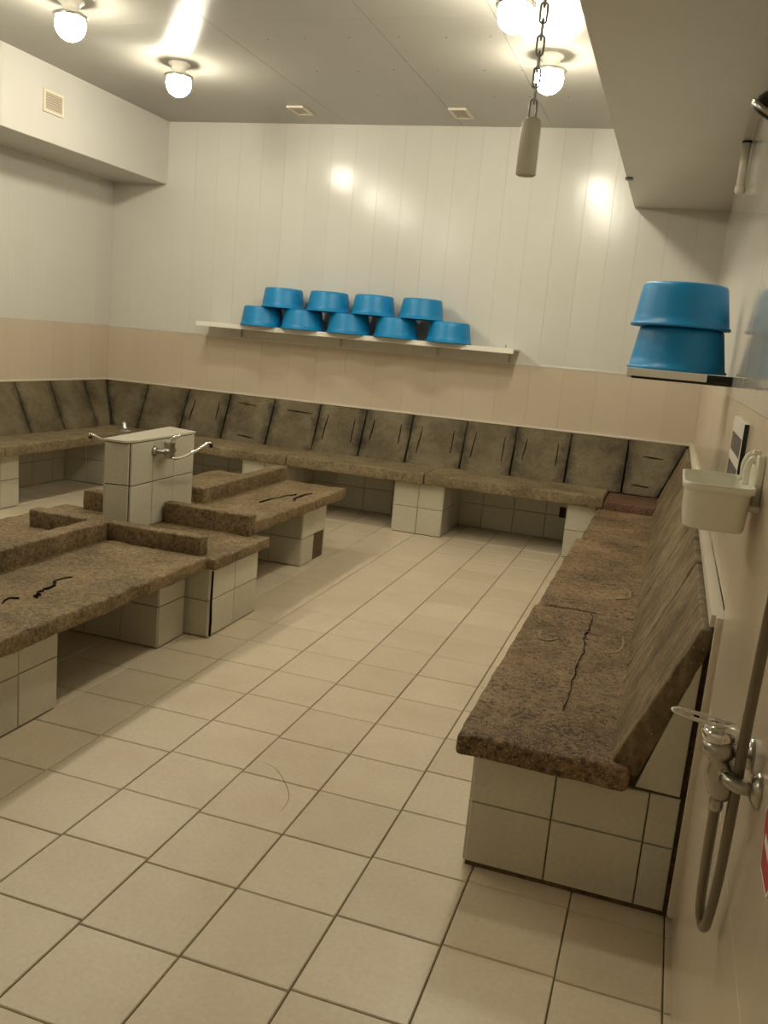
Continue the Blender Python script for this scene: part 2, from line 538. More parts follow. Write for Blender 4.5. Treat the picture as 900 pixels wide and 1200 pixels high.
cl = tag(box('ceiling', XL-0.1, XR+0.1, YF-0.1, YB+0.1, ZC+0.012, ZC+0.14, 'seam'), 'grey glossy ceiling of large smooth panels above the lamps', 'ceiling', None, 'structure')
cx_ = [BL_X, -3.30, -2.165, -1.35, BR_X]
cy_ = [YF, 0.9, 3.3, 5.70, YB]
for i in range(len(cx_)-1):
    for j in range(len(cy_)-1):
        g = 0.0018
        box('ceiling_panel', cx_[i]+g, cx_[i+1]-g, cy_[j]+g, cy_[j+1]-g, ZC, ZC+0.014, 'ceiling_panel', cl)
for i in range(7):                              # screw heads in rows
    for (yy, dx) in ((6.05, 0.0), (6.75, 0.12), (7.42, 0.05)):
        x = -3.05+i*0.32+dx
        lathe('screw', [(0.0, ZC-0.0015), (0.007, ZC-0.0012), (0.008, ZC+0.002)], 'vent_dark', cl, 8, Matrix.Translation((x+random.uniform(-.03, .03), yy+random.uniform(-.02, .02), 0)))

# walls: a backing slab with the plastic panels on it
def wall(name, lab, x0, x1, y0, y1, z0=-0.12, z1=ZC+0.14):
    return tag(box(name, x0, x1, y0, y1, z0, z1, 'seam'), lab, 'wall', None, 'structure')
TH = 0.012
wb = wall('wall_back', 'back wall with white plastic panels above a beige band', XL-0.1, XR+0.1, YB, YB+0.12)
wl = wall('wall_left', 'left wall with white plastic panels below the boxed beam', XL-0.1, XL, YF-0.1, YB)
wr = wall('wall_right', 'right wall with glossy white panels over beige lining', XR, XR+0.1, YF-0.1, YB)
wf = wall('wall_front', 'wall with white panels that closes the room opposite the long shelf', XL, XR, YF-0.12, YF)
def panels(par, org, ud, us, z0, z1, mat, name='panel'):
    for i in range(len(us)-1):
        put_tile(par, org, ud, Z, us[i], us[i+1], z0, z1, TH, mat, name, 0.0007, 0.0002)
TH_ = TH
# back wall (faces -y): u runs along +x so that u x z = -y
panels(wb, (0, YB, 0), X, steps(XL, XR, 0.25), Z_BAND, ZC, 'upper_panel')
panels(wb, (0, YB, 0), X, steps(XL, XR, 0.31), Z_LOW, Z_BAND, 'band_panel')
clad(wb, (0, YB, 0), X, Z, steps(XL, XR, 0.30), [0, 0.235, 0.47], 0.012)
box('drain_hole', -0.86, -0.80, YB-0.018, YB-0.010, 0.22, 0.32, 'joint_dirt', wb)
# left wall (faces +x): u runs along +y
panels(wl, (XL, 0, 0), Y, steps(YF, YB-TH, 0.26), Z_BAND, ZC, 'upper_panel')
panels(wl, (XL, 0, 0), Y, steps(YF, YB-TH, 0.31), Z_LOW, Z_BAND, 'band_panel')
clad(wl, (XL, 0, 0), Y, Z, steps(5.4, YB-TH, 0.30), [0, 0.235, 0.47], 0.012)
panels(wl, (XL, 0, 0), Y, steps(YF, 3.0, 0.31), 0, Z_LOW, 'band_panel')
# right wall (faces -x): u runs along -y
panels(wr, (XR, 0, 0), -Y, steps(-(YB-TH), -YF, 0.26), Z_BAND, ZC, 'right_panel')
panels(wr, (XR, 0, 0), -Y, steps(-(YB-TH), -2.70, 0.31), Z_LOW, Z_BAND, 'band_panel')
panels(wr, (XR, 0, 0), -Y, [-2.70, -0.75, -YF], 0.75, Z_BAND, 'band_panel')
panels(wr, (XR, 0, 0), -Y, [-2.70, -0.75, -YF], 0.0, 0.75, 'band_panel')
# wall behind the camera (faces +y)
panels(wf, (0, YF, 0), -X, steps(-XR, -XL, 0.31), Z_BAND, ZC, 'upper_panel')
panels(wf, (0, YF, 0), -X, steps(-XR, -XL, 0.31), 0.0, Z_BAND, 'band_panel')
# boxed-in beams
def beam(name, lab, x0, x1, z0, face_x, side):
    b = tag(box(name, x0+0.004, x1-0.004, YF+0.02, YB-0.013, z0+0.004, ZC, 'seam'), lab, 'beam', None, 'structure')
    if side == 'left':
        for u0, u1 in zip(steps(YF+0.02, YB-0.013, 2.4)[:-1], steps(YF+0.02, YB-0.013, 2.4)[1:]):
            box('beam_face', face_x-0.006, face_x, u0+0.001, u1-0.001, z0, ZC-0.001, 'beam_panel', b)
            box('beam_underside', XL+0.013, face_x-0.006, u0+0.001, u1-0.001, z0-0.002, z0+0.006, 'beam_panel', b)
    else:
        for u0, u1 in zip(steps(YF+0.02, YB-0.013, 2.55)[:-1], steps(YF+0.02, YB-0.013, 2.55)[1:]):
            box('beam_face', face_x, face_x+0.006, u0+0.001, u1-0.001, z0, ZC-0.001, 'beam_panel', b)
            box('beam_underside', face_x+0.006, XR-0.013, u0+0.001, u1-0.001, z0-0.002, z0+0.006, 'beam_panel', b)
    return b
beam('trim_1', 'white boxed beam with a vent running along the left wall', XL+0.012, BL_X, BL_Z, BL_X, 'left')
beam('trim_2', 'wide grey boxed beam running along the right wall', BR_X, XR-0.012, BR_Z, BR_X, 'right')
tag(box('beam_clip', BR_X-0.010, BR_X+0.045, 7.05, 7.13, BR_Z-0.010, BR_Z-0.001, 'dark_metal'), 'small dark clip on the edge of the wide grey beam', 'clip')
# edge strips under the beige band
tag(box('trim_3', XL+0.02, XR-0.02, YB-0.030, YB-0.004, Z_LOW-0.012, Z_LOW+0.006, 'cream_trim', None, 0.003), 'cream edge strip under the beige band of the back wall', 'trim', None, 'structure')
tag(box('trim_4', XL+0.004, XL+0.030, 3.0, YB-0.032, Z_LOW-0.012, Z_LOW+0.006, 'cream_trim', None, 0.003), 'cream edge strip under the beige band of the left wall', 'trim', None, 'structure')
# cut edge of the lining around the right bench: a sloping strip over the backrests and an upright at its end
tag(mesh_obj('trim_5', [(0.200,2.70,0.975),(0.238,2.70,0.975),(0.238,8.33,1.035),(0.200,8.33,1.035),(0.200,2.70,1.012),(0.238,2.70,1.012),(0.238,8.33,1.06),(0.200,8.33,1.06)],
    [(0,3,2,1),(4,5,6,7),(0,1,5,4),(1,2,6,5),(2,3,7,6),(3,0,4,7)], 'cream_trim'), 'cream edge strip lying on the leaning slabs by the right wall', 'trim', None, 'structure')
tag(box('trim_6', 0.214, 0.238, 2.676, 2.70, 0.03, 1.012, 'cream_trim', None, 0.003), 'upright cream edge strip where the right bench ends', 'trim', None, 'structure')
tag(box('trim_7', XL+0.02, XR-0.02, YB-TH-0.004, YB-0.004, Z_BAND-0.010, Z_BAND+0.010, 'upper_panel', None, 0.002), 'white joint strip between panels and beige band on back wall', 'trim', None, 'structure')

# ================================================================== RIGHT BENCH
rb = thing('stone_bench', (-0.13, 2.72, 0), 'long brown stone bench with leaning slabs along the right wall', 'bench')
RB_Z = 0.485
core = box('base', -0.444, 0.232, 2.727, 8.05, -0.004, 0.415, 'core', rb)
clad(core, (0, 2.727, 0), X, Z, [-0.448, -0.180, 0.110, 0.204], [0.018, 0.237, 0.408])
clad(core, (-0.444, 0, 0), -Y, Z, [-u for u in steps(2.73, 7.60, 0.29)[::-1]], [0.012, 0.237, 0.408])
prism('tile', [(0.062, 0.418), (0.198, 0.414), (0.200, 0.86), (0.190, 0.85)], 2.716, 2.727, 'y', 'base_tile', core, 0.002)
prism('infill', [(0.03, 0.41), (0.236, 0.41), (0.236, 0.96), (0.205, 0.93)], 2.735, 8.20, 'y', 'core', rb)
for k, (y0, y1) in enumerate(((2.672, 4.375), (4.381, 6.195), (6.201, 7.612))):
    x0 = (-0.512, -0.500, -0.470)[k]
    slab('seat_slab', flat8(x0, 0.045, y0, y1, 0.408, RB_Z-0.002*k), 'seat_stone', rb, 0.03, 0.005, 0.018, k+1, 0.012)
# leaning slabs: lower front edge on the seat, upper edge against the wall
ys = [2.700, 3.635, 4.57, 5.50, 6.42, 7.30, 8.14]
def rb_back(y0, y1, k):
    def q(y): return (y-2.7)/5.5
    def fr(y, s):                                # point on the front face at height share s
        zt = 0.962+0.068*q(y)
        return Vector((-0.022+0.204*s, y, RB_Z-0.004+(zt-RB_Z)*s))
    n = Vector((0.915, 0, -0.40))*0.092
    g = 0.013
    a, b = fr(y0+g, 0), fr(y1-g, 0)
    c, d = fr(y1-g, 1), fr(y0+g, 1)
    # slab axes: u along -y, v up the slope, w towards the room
    nt2 = Vector((0.052, 0, -0.004))
    slab('back_slab', [b+n, a+n, d+nt2, c+nt2, b, a, d, c], 'side_back_stone', rb, 0.04, 0.004, 0.010, 20+k, 0.004)
for k in range(len(ys)-1): rb_back(ys[k], ys[k+1], k)
def crack_path(pts, n, jag):
    P = catmull(pts, n)
    return [p+Vector((random.uniform(-jag, jag), random.uniform(-jag, jag), 0)) for p in P]
ribbon('crack', crack_path([(-0.222, 4.34, RB_Z), (-0.214, 4.12, RB_Z), (-0.222, 3.95, RB_Z), (-0.205, 3.76, RB_Z), (-0.213, 3.5, RB_Z), (-0.206, 3.25, RB_Z), (-0.212, 3.04, RB_Z)], 5, 0.006), 0.0032, 0.0055, 'crack', rb, Z, 0.4)
for pts in ([(-0.42, 3.93, RB_Z), (-0.41, 3.83, RB_Z), (-0.37, 3.80, RB_Z), (-0.33, 3.85, RB_Z)], [(-0.20, 3.86, RB_Z), (-0.14, 3.78, RB_Z), (-0.075, 3.81, RB_Z), (-0.052, 3.92, RB_Z), (-0.06, 4.05, RB_Z)],
            [(-0.23, 4.98, RB_Z), (-0.14, 5.02, RB_Z), (-0.075, 4.92, RB_Z), (-0.07, 4.76, RB_Z), (-0.13, 4.70, RB_Z)]):
    ribbon('soap_residue', catmull(pts, 6), 0.010, 0.0030, 'residue', rb, Z, 0.3)
# corner seat, a little higher and redder
slab('corner_seat', flat8(-0.424, 0.12, 7.608, 8.20, 0.408, 0.55), 'red_stone', rb, 0.05, 0.004, 0.015, 31)

# ================================================================== BACK BENCH
bb = thing('stone_bench', (-3.1, 7.66, 0), 'stone bench on tiled piers under the long blue basin shelf', 'bench')
BZ = 0.565
def pier(par, x0, x1, y0, y1, z1, faces, us=None, name='pier', zs=None, skip=()):
    """tiled pier; faces: which sides carry tiles ('-y','+x','-x','+y')"""
    c = box(name, x0+0.010, x1-0.010, y0+0.010, y1-0.010, -0.004, z1, 'core', par)
    zs = zs or [0.004, z1*0.52, z1]
    if '-y' in faces: clad(c, (0, y0+0.010, 0), X, Z, steps(x0+0.002, x1-0.002, 0.235), zs, 0.012, 'base_tile', skip if faces[0] == '-y' else ())
    if '+y' in faces: clad(c, (0, y1-0.010, 0), -X, Z, steps(-x1+0.002, -x0-0.002, 0.235), zs)
    if '+x' in faces: clad(c, (x1-0.010, 0, 0), Y, Z, steps(y0+0.002, y1-0.002, 0.24), zs, 0.012, 'base_tile', skip if faces[0] == '+x' else ())
    if '-x' in faces: clad(c, (x0+0.010, 0, 0), -Y, Z, steps(-y1+0.002, -y0-0.002, 0.24), zs)
    return c
for (x0, x1) in ((-5.885, -5.36), (-3.85, -3.38), (-2.295, -1.825), (-0.725, -0.48)):
    pier(bb, x0, x1, 7.68, 8.38, 0.476, ('-y', '+x', '-x'))
edges = [-5.20, -4.62, -3.366, -2.015, -0.425]
for k in range(4):
    slab('seat_slab', flat8(edges[k]+0.004, edges[k+1]-0.004, 7.615+0.008*(k % 2), 8.21, 0.472+0.004*(k % 2), BZ+0.004*k), 'wall_bench_stone', bb, 0.04, 0.005, 0.012, 40+k, 0.010)
slab('seat_slab', flat8(-5.885, -5.206, 7.615, 8.21, 0.472, BZ), 'wall_bench_stone', bb, 0.045, 0.005, 0.012, 46, 0.008)
jx = [-5.89, -5.36, -4.86, -4.37, -3.86, -3.35, -2.855, -2.37, -1.825, -1.34, -0.832, -0.315, 0.195]
YT0, YT1 = 8.165, 8.365                         # foot and head of the leaning slabs
def bb_back(k):
    x0, x1 = jx[k], jx[k+1]
    xb0 = x0+(0.225 if k == 0 else 0.0); xb1 = x1-(0.19 if k == len(jx)-2 else 0.0)
    zt = 1.026; zb = BZ-0.006
    n = Vector((0, 0.92, -0.39))*0.075
    g = 0.008
    a = Vector((xb0+g, YT0+random.uniform(-0.006, 0.006), zb)); b = Vector((xb1-g, YT0+random.uniform(-0.006, 0.006), zb))
    c = Vector((x1-g, YT1, zt)); d = Vector((x0+g, YT1, zt))
    nt2 = Vector((0, 0.028, 0))
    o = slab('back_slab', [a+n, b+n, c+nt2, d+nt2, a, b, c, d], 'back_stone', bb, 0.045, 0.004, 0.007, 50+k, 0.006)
    nn = Vector((0, -0.92, 0.39))
    def at(u, v): return (a.lerp(b, u)).lerp(d.lerp(c, u), v)
    def groove(p, q):
        ribbon('groove', [p.lerp(q, t/5)+Vector((random.uniform(-.003, .003), 0, 0)) for t in range(6)], 0.010, 0.0055, 'crack', o, nn, 0.3)
    if k in (2, 5, 6, 7, 8, 9):
        groove(at(0.20, 0.80), at(0.17, 0.25+random.uniform(0, .15)))
        groove(at(0.80, 0.78), at(0.80, 0.28+random.uniform(0, .15)))
    elif k == 3:
        groove(at(0.2, 0.84), at(0.65, 0.80)); groove(at(0.35, 0.16), at(0.75, 0.12))
    elif k == 4:
        groove(at(0.3, 0.80), at(0.85, 0.78))
    elif k == 11:
        groove(at(0.3, 0.72), at(0.7, 0.70)); groove(at(0.2, 0.18), at(0.65, 0.16))
for k in range(len(jx)-1): bb_back(k)

# ================================================================== LEFT BENCH
lb = thing('stone_bench', (-5.5, 5.4, 0), 'dark stone bench with leaning slabs along the left wall', 'bench')
pier(lb, -5.885, -5.335, 5.45, 6.345, 0.476, ('+x', '+y', '-y'))
for k, (y0, y1) in enumerate(((4.9, 6.045), (6.053, 7.605))):
    slab('seat_slab', flat8(-5.70, -5.225, y0, y1, 0.472, BZ), 'wall_bench_stone', lb, 0.045, 0.005, 0.012, 70+k, 0.008)
pier(lb, -5.885, -5.335, 4.95, 5.40, 0.476, ('+x', '-y'))
lj = [4.9, 5.41, 5.91, 6.41, 6.905, 7.40, 7.93, 8.34]
for k in range(len(lj)-1):
    y0, y1 = lj[k]+0.008, lj[k+1]-0.008
    n = Vector((-0.92, 0, -0.39))*0.075
    last = k == len(lj)-2
    a = Vector((-5.665, y0, BZ-0.006)); b = Vector((-5.665, y1-(0.19 if last else 0), BZ-0.006))
    c = Vector((-5.865, y1, 1.026)); d = Vector((-5.865, y0, 1.026))
    nt2 = Vector((-0.028, 0, 0))
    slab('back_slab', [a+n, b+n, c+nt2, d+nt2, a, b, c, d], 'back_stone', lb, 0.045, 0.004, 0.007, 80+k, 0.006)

# ================================================================== ISLAND IN THE MIDDLE
SPX = -2.985                                    # centre line of the island
def mirror(x): return 2*SPX-x
# -- near double bench
nb = thing('stone_bench', (SPX, 2.8, 0), 'cracked double stone bench with a middle ridge nearest the tap block', 'bench')
NZ = 0.470
slab('seat_slab', flat8(SPX, -2.285, 1.55, 4.205, 0.395, NZ), 'island_stone', nb, 0.035, 0.006, 0.014, 90, 0.012)
slab('seat_slab', flat8(mirror(-2.285), SPX, 1.55, 4.205, 0.395, NZ), 'island_stone', nb, 0.04, 0.006, 0.014, 91, 0.012)
slab('ridge', flat8(-3.04, -2.93, 1.55, 4.215, NZ-0.02, 0.575), 'island_stone', nb, 0.035, 0.005, 0.012, 92, 0.008)
pier(nb, mirror(-2.385), -2.385, 2.35, 3.092, 0.40, ('+x', '-y', '+y', '-x'), zs=[0.004, 0.240, 0.40])
pier(nb, mirror(-2.41), -2.41, 3.935, 4.20, 0.402, ('+x', '-y', '-x'), zs=[0.004, 0.232, 0.402])
ribbon('crack', crack_path([(-2.535, 3.13, NZ), (-2.575, 3.22, NZ), (-2.59, 3.31, NZ), (-2.615, 3.36, NZ), (-2.61, 3.48, NZ)], 5, 0.010), 0.010, 0.0075, 'crack', nb, Z, 0.5)
ribbon('crack', crack_path([(-2.590, 2.98, NZ), (-2.612, 3.05, NZ), (-2.58, 3.08, NZ)], 4, 0.006), 0.005, 0.007, 'crack', nb, Z, 0.5)
# -- platform of the tap block
pf = thing('stone_platform', (SPX, 4.5, 0), 'low stone platform with raised rims that carries the tap block', 'platform')
PZ = 0.460
slab('top_slab', flat8(mirror(-2.235), -2.235, 4.215, 4.905, 0.395, PZ), 'island_stone', pf, 0.035, 0.005, 0.012, 95, 0.012)
pc = pier(pf, mirror(-2.270), -2.270, 4.222, 4.815, 0.402, ('+x', '-y', '+y', '-x'), zs=[0.004, 0.215, 0.402])
ribbon('crack', [(-2.262, 4.232, 0.012), (-2.262, 4.236, 0.10), (-2.262, 4.230, 0.20), (-2.262, 4.234, 0.39)], 0.010, 0.006, 'crack', pf, X, 0.4)
slab('rim', flat8(-2.955, -2.345, 4.222, 4.315, 0.44, 0.565), 'island_stone', pf, 0.03, 0.005, 0.012, 96, 0.010)
slab('rim', flat8(-3.48, -2.96, 4.222, 4.315, 0.44, 0.565), 'island_stone', pf, 0.03, 0.005, 0.012, 97, 0.010)
slab('rim', flat8(-2.955, -2.345, 4.835, 4.925, 0.44, 0.590), 'island_stone', pf, 0.03, 0.005, 0.012, 98, 0.010)
slab('rim', flat8(-3.56, -3.215, 4.835, 4.925, 0.44, 0.590), 'island_stone', pf, 0.03, 0.005, 0.012, 99, 0.010)
# -- far double bench
fb = thing('stone_bench', (SPX, 5.9, 0), 'short double stone bench with a middle ridge beyond the tap block', 'bench')
FZ = 0.515
slab('seat_slab', flat8(SPX, -2.390, 4.935, 6.66, 0.437, FZ), 'island_stone', fb, 0.035, 0.006, 0.014, 100, 0.012)
slab('seat_slab', flat8(mirror(-2.390), SPX, 4.935, 6.66, 0.437, FZ), 'island_stone', fb, 0.04, 0.006, 0.014, 101, 0.012)
slab('ridge', flat8(-3.04, -2.935, 5.30, 6.70, FZ-0.02, 0.62), 'island_stone', fb, 0.035, 0.005, 0.012, 102, 0.008)
pier(fb, mirror(-2.46), -2.46, 5.955, 6.415, 0.445, ('+x', '-y', '+y', '-x'), zs=[0.004, 0.212, 0.445], skip=((1, 0),))
for pts in ([(-2.655, 5.62, FZ), (-2.637, 5.85, FZ), (-2.595, 6.10, FZ)], [(-2.505, 5.84, FZ), (-2.540, 6.05, FZ), (-2.515, 6.24, FZ)]):
    ribbon('crack', crack_path(pts, 5, 0.010), 0.012, 0.006, 'crack', fb, Z, 0.5)

# ================================================================== TAP BLOCK
tb = thing('tap_block', (-3.08, 4.85, 0.56), 'white tiled block with chrome taps on both long sides', 'block')
BT = 1.005
FLx, FLy = -3.130, 4.430
q = [(FLx, FLy), (-2.992, 4.440), (-2.962, 4.50), (-2.985, 5.245), (-3.235, 5.325)]
inner = [(FLx+.012, FLy+.012), (-2.975, 4.475), (-2.997, 5.234), (-3.222, 5.311)]
bcore = prism('core', inner, 0.452, BT-0.012, 'z', 'joint_dirt', tb)
def face_tiles(a, b, cols, zs, bottoms=None):
    a, b = Vector((*a, 0)), Vector((*b, 0))
    L = (b-a).length; ud = (b-a)/L
    for i in range(len(cols)-1):
        for j in range(len(zs)-1):
            z0 = zs[j]
            put_tile(bcore, a, ud, Z, cols[i]*L, cols[i+1]*L, z0, zs[j+1], 0.012, 'base_tile', 'tile', 0.006)
face_tiles(inner[0], inner[1], [0, 1], [0.458, 0.740, BT-0.014])
face_tiles(inner[1], inner[2], [0, 0.32, 0.655, 1], [0.458, 0.735, BT-0.014])
face_tiles(inner[2], inner[3], [0, 1], [0.458, 0.735, BT-0.014])
face_tiles(inner[3], inner[0], [0, 0.34, 0.67, 1], [0.458, 0.735, BT-0.014])
prism('top_tile', q, BT-0.011, BT+0.004, 'z', 'base_tile', tb, 0.002)
def ext(a, b, t): return Vector(a)+(Vector(b)-Vector(a))*t
def block_tap(px, py, z, sx, lab, tip):
    t = thing('basin_tap', (px, py, z), lab, 'tap', 'taps on the tiled block')
    Rm = Matrix.Translation((px, py, z)) @ Matrix.Rotation(sx*math.pi/2, 4, 'Y')
    for dy in (-0.075, 0.075):
        Rn = Matrix.Translation((px, py+dy, z)) @ Matrix.Rotation(sx*math.pi/2, 4, 'Y')
        lathe('escutcheon', [(0, -0.004), (0.032, -0.004), (0.030, 0.008), (0.018, 0.014), (0, 0.014)], 'dull_chrome', t, 20, Rn)
        tube('inlet', [(px, py+dy, z), (px+sx*0.03, py+dy, z), (px+sx*0.045, py+dy*0.75, z), (px+sx*0.055, py+dy*0.4, z)], 0.013, 'dull_chrome', t, 12)
    tube('body', [(px+sx*0.055, py-0.055, z), (px+sx*0.055, py-0.02, z), (px+sx*0.055, py+0.02, z), (px+sx*0.055, py+0.055, z)], 0.02, 'dull_chrome', t, 14, False, [0.017, 0.022, 0.022, 0.017])
    box('cartridge', px+sx*0.055-0.026, px+sx*0.055+0.026, py-0.028, py+0.028, z-0.045, z+0.062, 'dull_chrome', t, 0.008)
    lv = tube('lever', catmull([(px+sx*0.055, py, z+0.066), (px+sx*0.075, py+0.02, z+0.082), (px+sx*0.10, py+0.05, z+0.098)], 5), 0.011, 'chrome', t, 10)
    tube('spout', catmull([(px+sx*0.055, py, z-0.03), (px+sx*0.09, py+0.03, z-0.045), tuple((Vector((px+sx*0.09, py+0.03, z-0.045))+Vector(tip))/2-Vector((0, 0, 0.012))), tip, (tip[0]+sx*0.015, tip[1]+0.012, tip[2]-0.012)], 6), 0.0095, 'chrome', t, 12)
    lathe('spout_tip', [(0, -0.024), (0.013, -0.024), (0.013, 0.006), (0, 0.006)], 'dark_metal', t, 14, Matrix.Translation((tip[0]+sx*0.017, tip[1]+0.013, tip[2]-0.004)))
block_tap(-2.966, 4.80, 0.925, 1, 'wall tap with swivel spout facing the long right bench', (-2.80, 5.08, 0.965))
block_tap(-3.19, 4.82, 0.955, -1, 'wall tap with swivel spout facing the left wall bench', (-3.38, 4.66, 0.985))

# ================================================================== SHELF AND BASINS
sh = thing('wall_shelf', (-3.04, 8.2, 1.69), 'long white wall shelf that carries the nine blue basins', 'shelf')
SH = 1.742
box('board', -4.655, -1.415, 8.085, 8.388, SH-0.016, SH, 'white_plastic', sh, 0.002)
box('front_lip', -4.655, -1.415, 8.072, 8.086, SH-0.046, SH, 'white_plastic', sh, 0.003)
for x in (-4.30, -3.2, -2.2, -1.50):
    b = prism('bracket', [(8.10, SH-0.0165), (8.388, SH-0.0165), (8.388, SH-0.13), (8.375, SH-0.13), (8.37, SH-0.035), (8.10, SH-0.026)], x-0.006, x+0.006, 'x', 'steel', sh)
lathe('screw', [(0, 0.03), (0.009, 0.03), (0.009, 0.022), (0.004, 0.02), (0.004, -0.002), (0, -0.002)], 'steel', sh, 8, Matrix.Translation((-1.50, 8.12, SH)))
# inverted basin with a rolled rim; origin at the rim
def basin_mesh():
    prof_o = [(0.214, 0.0), (0.217, 0.003), (0.217, 0.010), (0.212, 0.013), (0.209, 0.014), (0.203, 0.05), (0.195, 0.10), (0.187, 0.15), (0.182, 0.178), (0.176, 0.187), (0.164, 0.190), (0.150, 0.190), (0.148, 0.184), (0.0, 0.184)]
    prof_i = [(0.0, 0.180), (0.160, 0.180), (0.178, 0.172), (0.190, 0.10), (0.203, 0.02), (0.209, 0.0)]
    prof = prof_o+prof_i+[(0.214, 0.0)]
    seg = 48; v = []; f = []; n = len(prof)
    for s in range(seg):
        a = 2*math.pi*s/seg
        for r, z in prof: v.append((r*math.cos(a), r*math.sin(a), z))
    for s in range(seg):
        t = (s+1) % seg
        for i in range(n-1): f.append((s*n+i, t*n+i, t*n+i+1, s*n+i+1))
    me = bpy.data.meshes.new('basin')
    me.from_pydata(v, [], f); me.materials.append(MATS['blue_plastic'])
    bm = bmesh.new(); bm.from_mesh(me)
    bmesh.ops.remove_doubles(bm, verts=bm.verts[:], dist=1e-6)
    bmesh.ops.recalc_face_normals(bm, faces=bm.faces[:])
    for fc in bm.faces: fc.smooth = True
    bm.to_mesh(me); bm.free()
    return me
BM = basin_mesh()
def basin(x, y, z, lab, group, tilt=(0, 0)):
    M = Matrix.Translation((x, y, z)) @ Matrix.Rotation(tilt[0], 4, 'X') @ Matrix.Rotation(tilt[1], 4, 'Y') @ Matrix.Rotation(random.uniform(0, 6), 4, 'Z')
    o = link('plastic_basin', BM, None, M)
    tag(o, lab, 'basin', group)
ORD5 = ('fifth', 'fourth', 'third', 'second', 'first')
for k, x in enumerate((-3.968, -3.528, -3.045, -2.566, -2.048)):
    basin(x, 8.165, SH, 'upturned blue basin in the lower row, %s from the end near the right wall' % ORD5[k], 'blue basins on the long shelf')
for k, x in enumerate((-3.748, -3.268, -2.808, -2.332)):
    basin(x, 8.160, SH+0.1895, 'upturned blue basin in the upper row, %s from the end near the right wall' % ORD5[k+1], 'blue basins on the long shelf')
s2 = thing('wall_shelf', (0.0, 4.28, 1.65), 'short white wall shelf under two stacked blue basins', 'shelf')
S2 = 1.697
box('board', -0.205, 0.128, 4.06, 4.47, S2-0.018, S2, 'white_plastic', s2, 0.003)
box('front_lip', -0.205, 0.128, 4.052, 4.062, S2-0.034, S2, 'white_plastic', s2, 0.002)
box('end_lip', -0.205, -0.190, 4.062, 4.47, S2-0.044, S2-0.016, 'white_plastic', s2, 0.002)
for y in (4.10, 4.42):
    box('bracket', -0.185, 0.236, y-0.012, y+0.012, S2-0.045, S2-0.019, 'dark_metal', s2, 0.002)
    box('bracket_arm', 0.129, 0.236, y-0.010, y+0.010, S2-0.019, S2-0.004, 'dark_metal', s2, 0.002)
basin(-0.003, 4.275, S2, 'upturned blue basin standing right on the short shelf', None)
basin(-0.012, 4.272, S2+0.1895, 'upturned blue basin topping the stack on the short shelf', None)

# ================================================================== CEILING LAMPS, VENTS
def lamp(x, y, lab, group, off=''):
    t = thing('ceiling_lamp'+off, (x, y, ZC), lab, 'lamp', group)
    T = Matrix.Translation((x, y, 0))
    lathe('mount', [(0, ZC+0.001), (0.085, ZC+0.001), (0.085, ZC-0.012), (0.062, ZC-0.030), (0.055, ZC-0.060), (0.095, ZC-0.085), (0.100, ZC-0.10), (0, ZC-0.10)], 'white_plastic', t, 28, T)
    lathe('clamp_ring', [(0.095, ZC-0.088), (0.112, ZC-0.092), (0.112, ZC-0.106), (0.095, ZC-0.110)], 'dull_chrome', t, 28, T)
    zc = ZC-0.150
    prof = [(0.0, zc-0.098), (0.03, zc-0.094), (0.058, zc-0.080), (0.080, zc-0.058), (0.094, zc-0.030), (0.098, zc), (0.094, zc+0.03), (0.086, zc+0.05), (0.0, zc+0.05)]
    lathe('glass_globe'+off, prof, 'lamp_glow', t, 20, T)
ORD = ('first', 'second', 'third', 'fourth', 'fifth')
for k, (x, y, off) in enumerate(((-4.035, 6.56, ''), (-4.07, 5.28, ''), (-4.09, 4.00, '_left_offscreen'), (-4.09, 1.30, '_entrance_offscreen'))):
    lamp(x, y, 'glowing globe ceiling lamp beside the vented beam, %s from the back wall' % ORD[k], 'globe lamps on the ceiling', off)
for k, (x, y, off) in enumerate(((-1.10, 6.44, ''), (-1.13, 5.26, ''), (-1.14, 4.02, '_right_offscreen'))):
    lamp(x, y, 'glowing globe ceiling lamp beside the wide grey beam, %s from the back wall' % ORD[k], 'globe lamps on the ceiling', off)

def vent(name, org, ud, vd, wu, wv, lab):
    """grille lying in the plane of ud, vd; nd points into the room"""
    ud, vd = Vector(ud), Vector(vd); nd = ud.cross(vd)
    t = thing(name, org, lab, 'vent')
    def bx(nm, u0, u1, v0, v1, n0, n1, mat):
        o_ = Vector(org)
        c8 = [o_+ud*u+vd*v+nd*n for n in (n0, n1) for (u, v) in ((u0, v0), (u1, v0), (u1, v1), (u0, v1))]
        return mesh_obj(nm, c8, [(0,3,2,1),(4,5,6,7),(0,1,5,4),(1,2,6,5),(2,3,7,6),(3,0,4,7)], mat, t)
    a, b = wu/2, wv/2; fr = 0.022
    bx('backing', -a+.004, a-.004, -b+.004, b-.004, -0.002, 0.003, 'vent_dark')
    for (u0, u1, v0, v1) in ((-a, a, -b, -b+fr), (-a, a, b-fr, b), (-a, -a+fr, -b+fr, b-fr), (a-fr, a, -b+fr, b-fr)):
        bx('frame', u0, u1, v0, v1, -0.001, 0.016, 'cream_trim')
    n = 7
    for i in range(n):
        v0 = -b+fr+(wv-2*fr)*(i+0.15)/n
        bx('slat', -a+fr, a-fr, v0, v0+(wv-2*fr)/n*0.72, 0.002, 0.010, 'vent_plastic')
vent('air_vent', (BL_X, 6.595, 3.405), Y, Z, 0.25, 0.175, 'cream square air vent on the face of the white beam')
vent('air_vent', (-3.575, 7.885, ZC), -X, Y, 0.16, 0.27, 'cream ceiling vent between the lamps beside the vented beam and the back wall')
vent('air_vent', (-2.08, 7.925, ZC), -X, Y, 0.16, 0.31, 'cream ceiling vent farther from the vented beam, near the back wall')

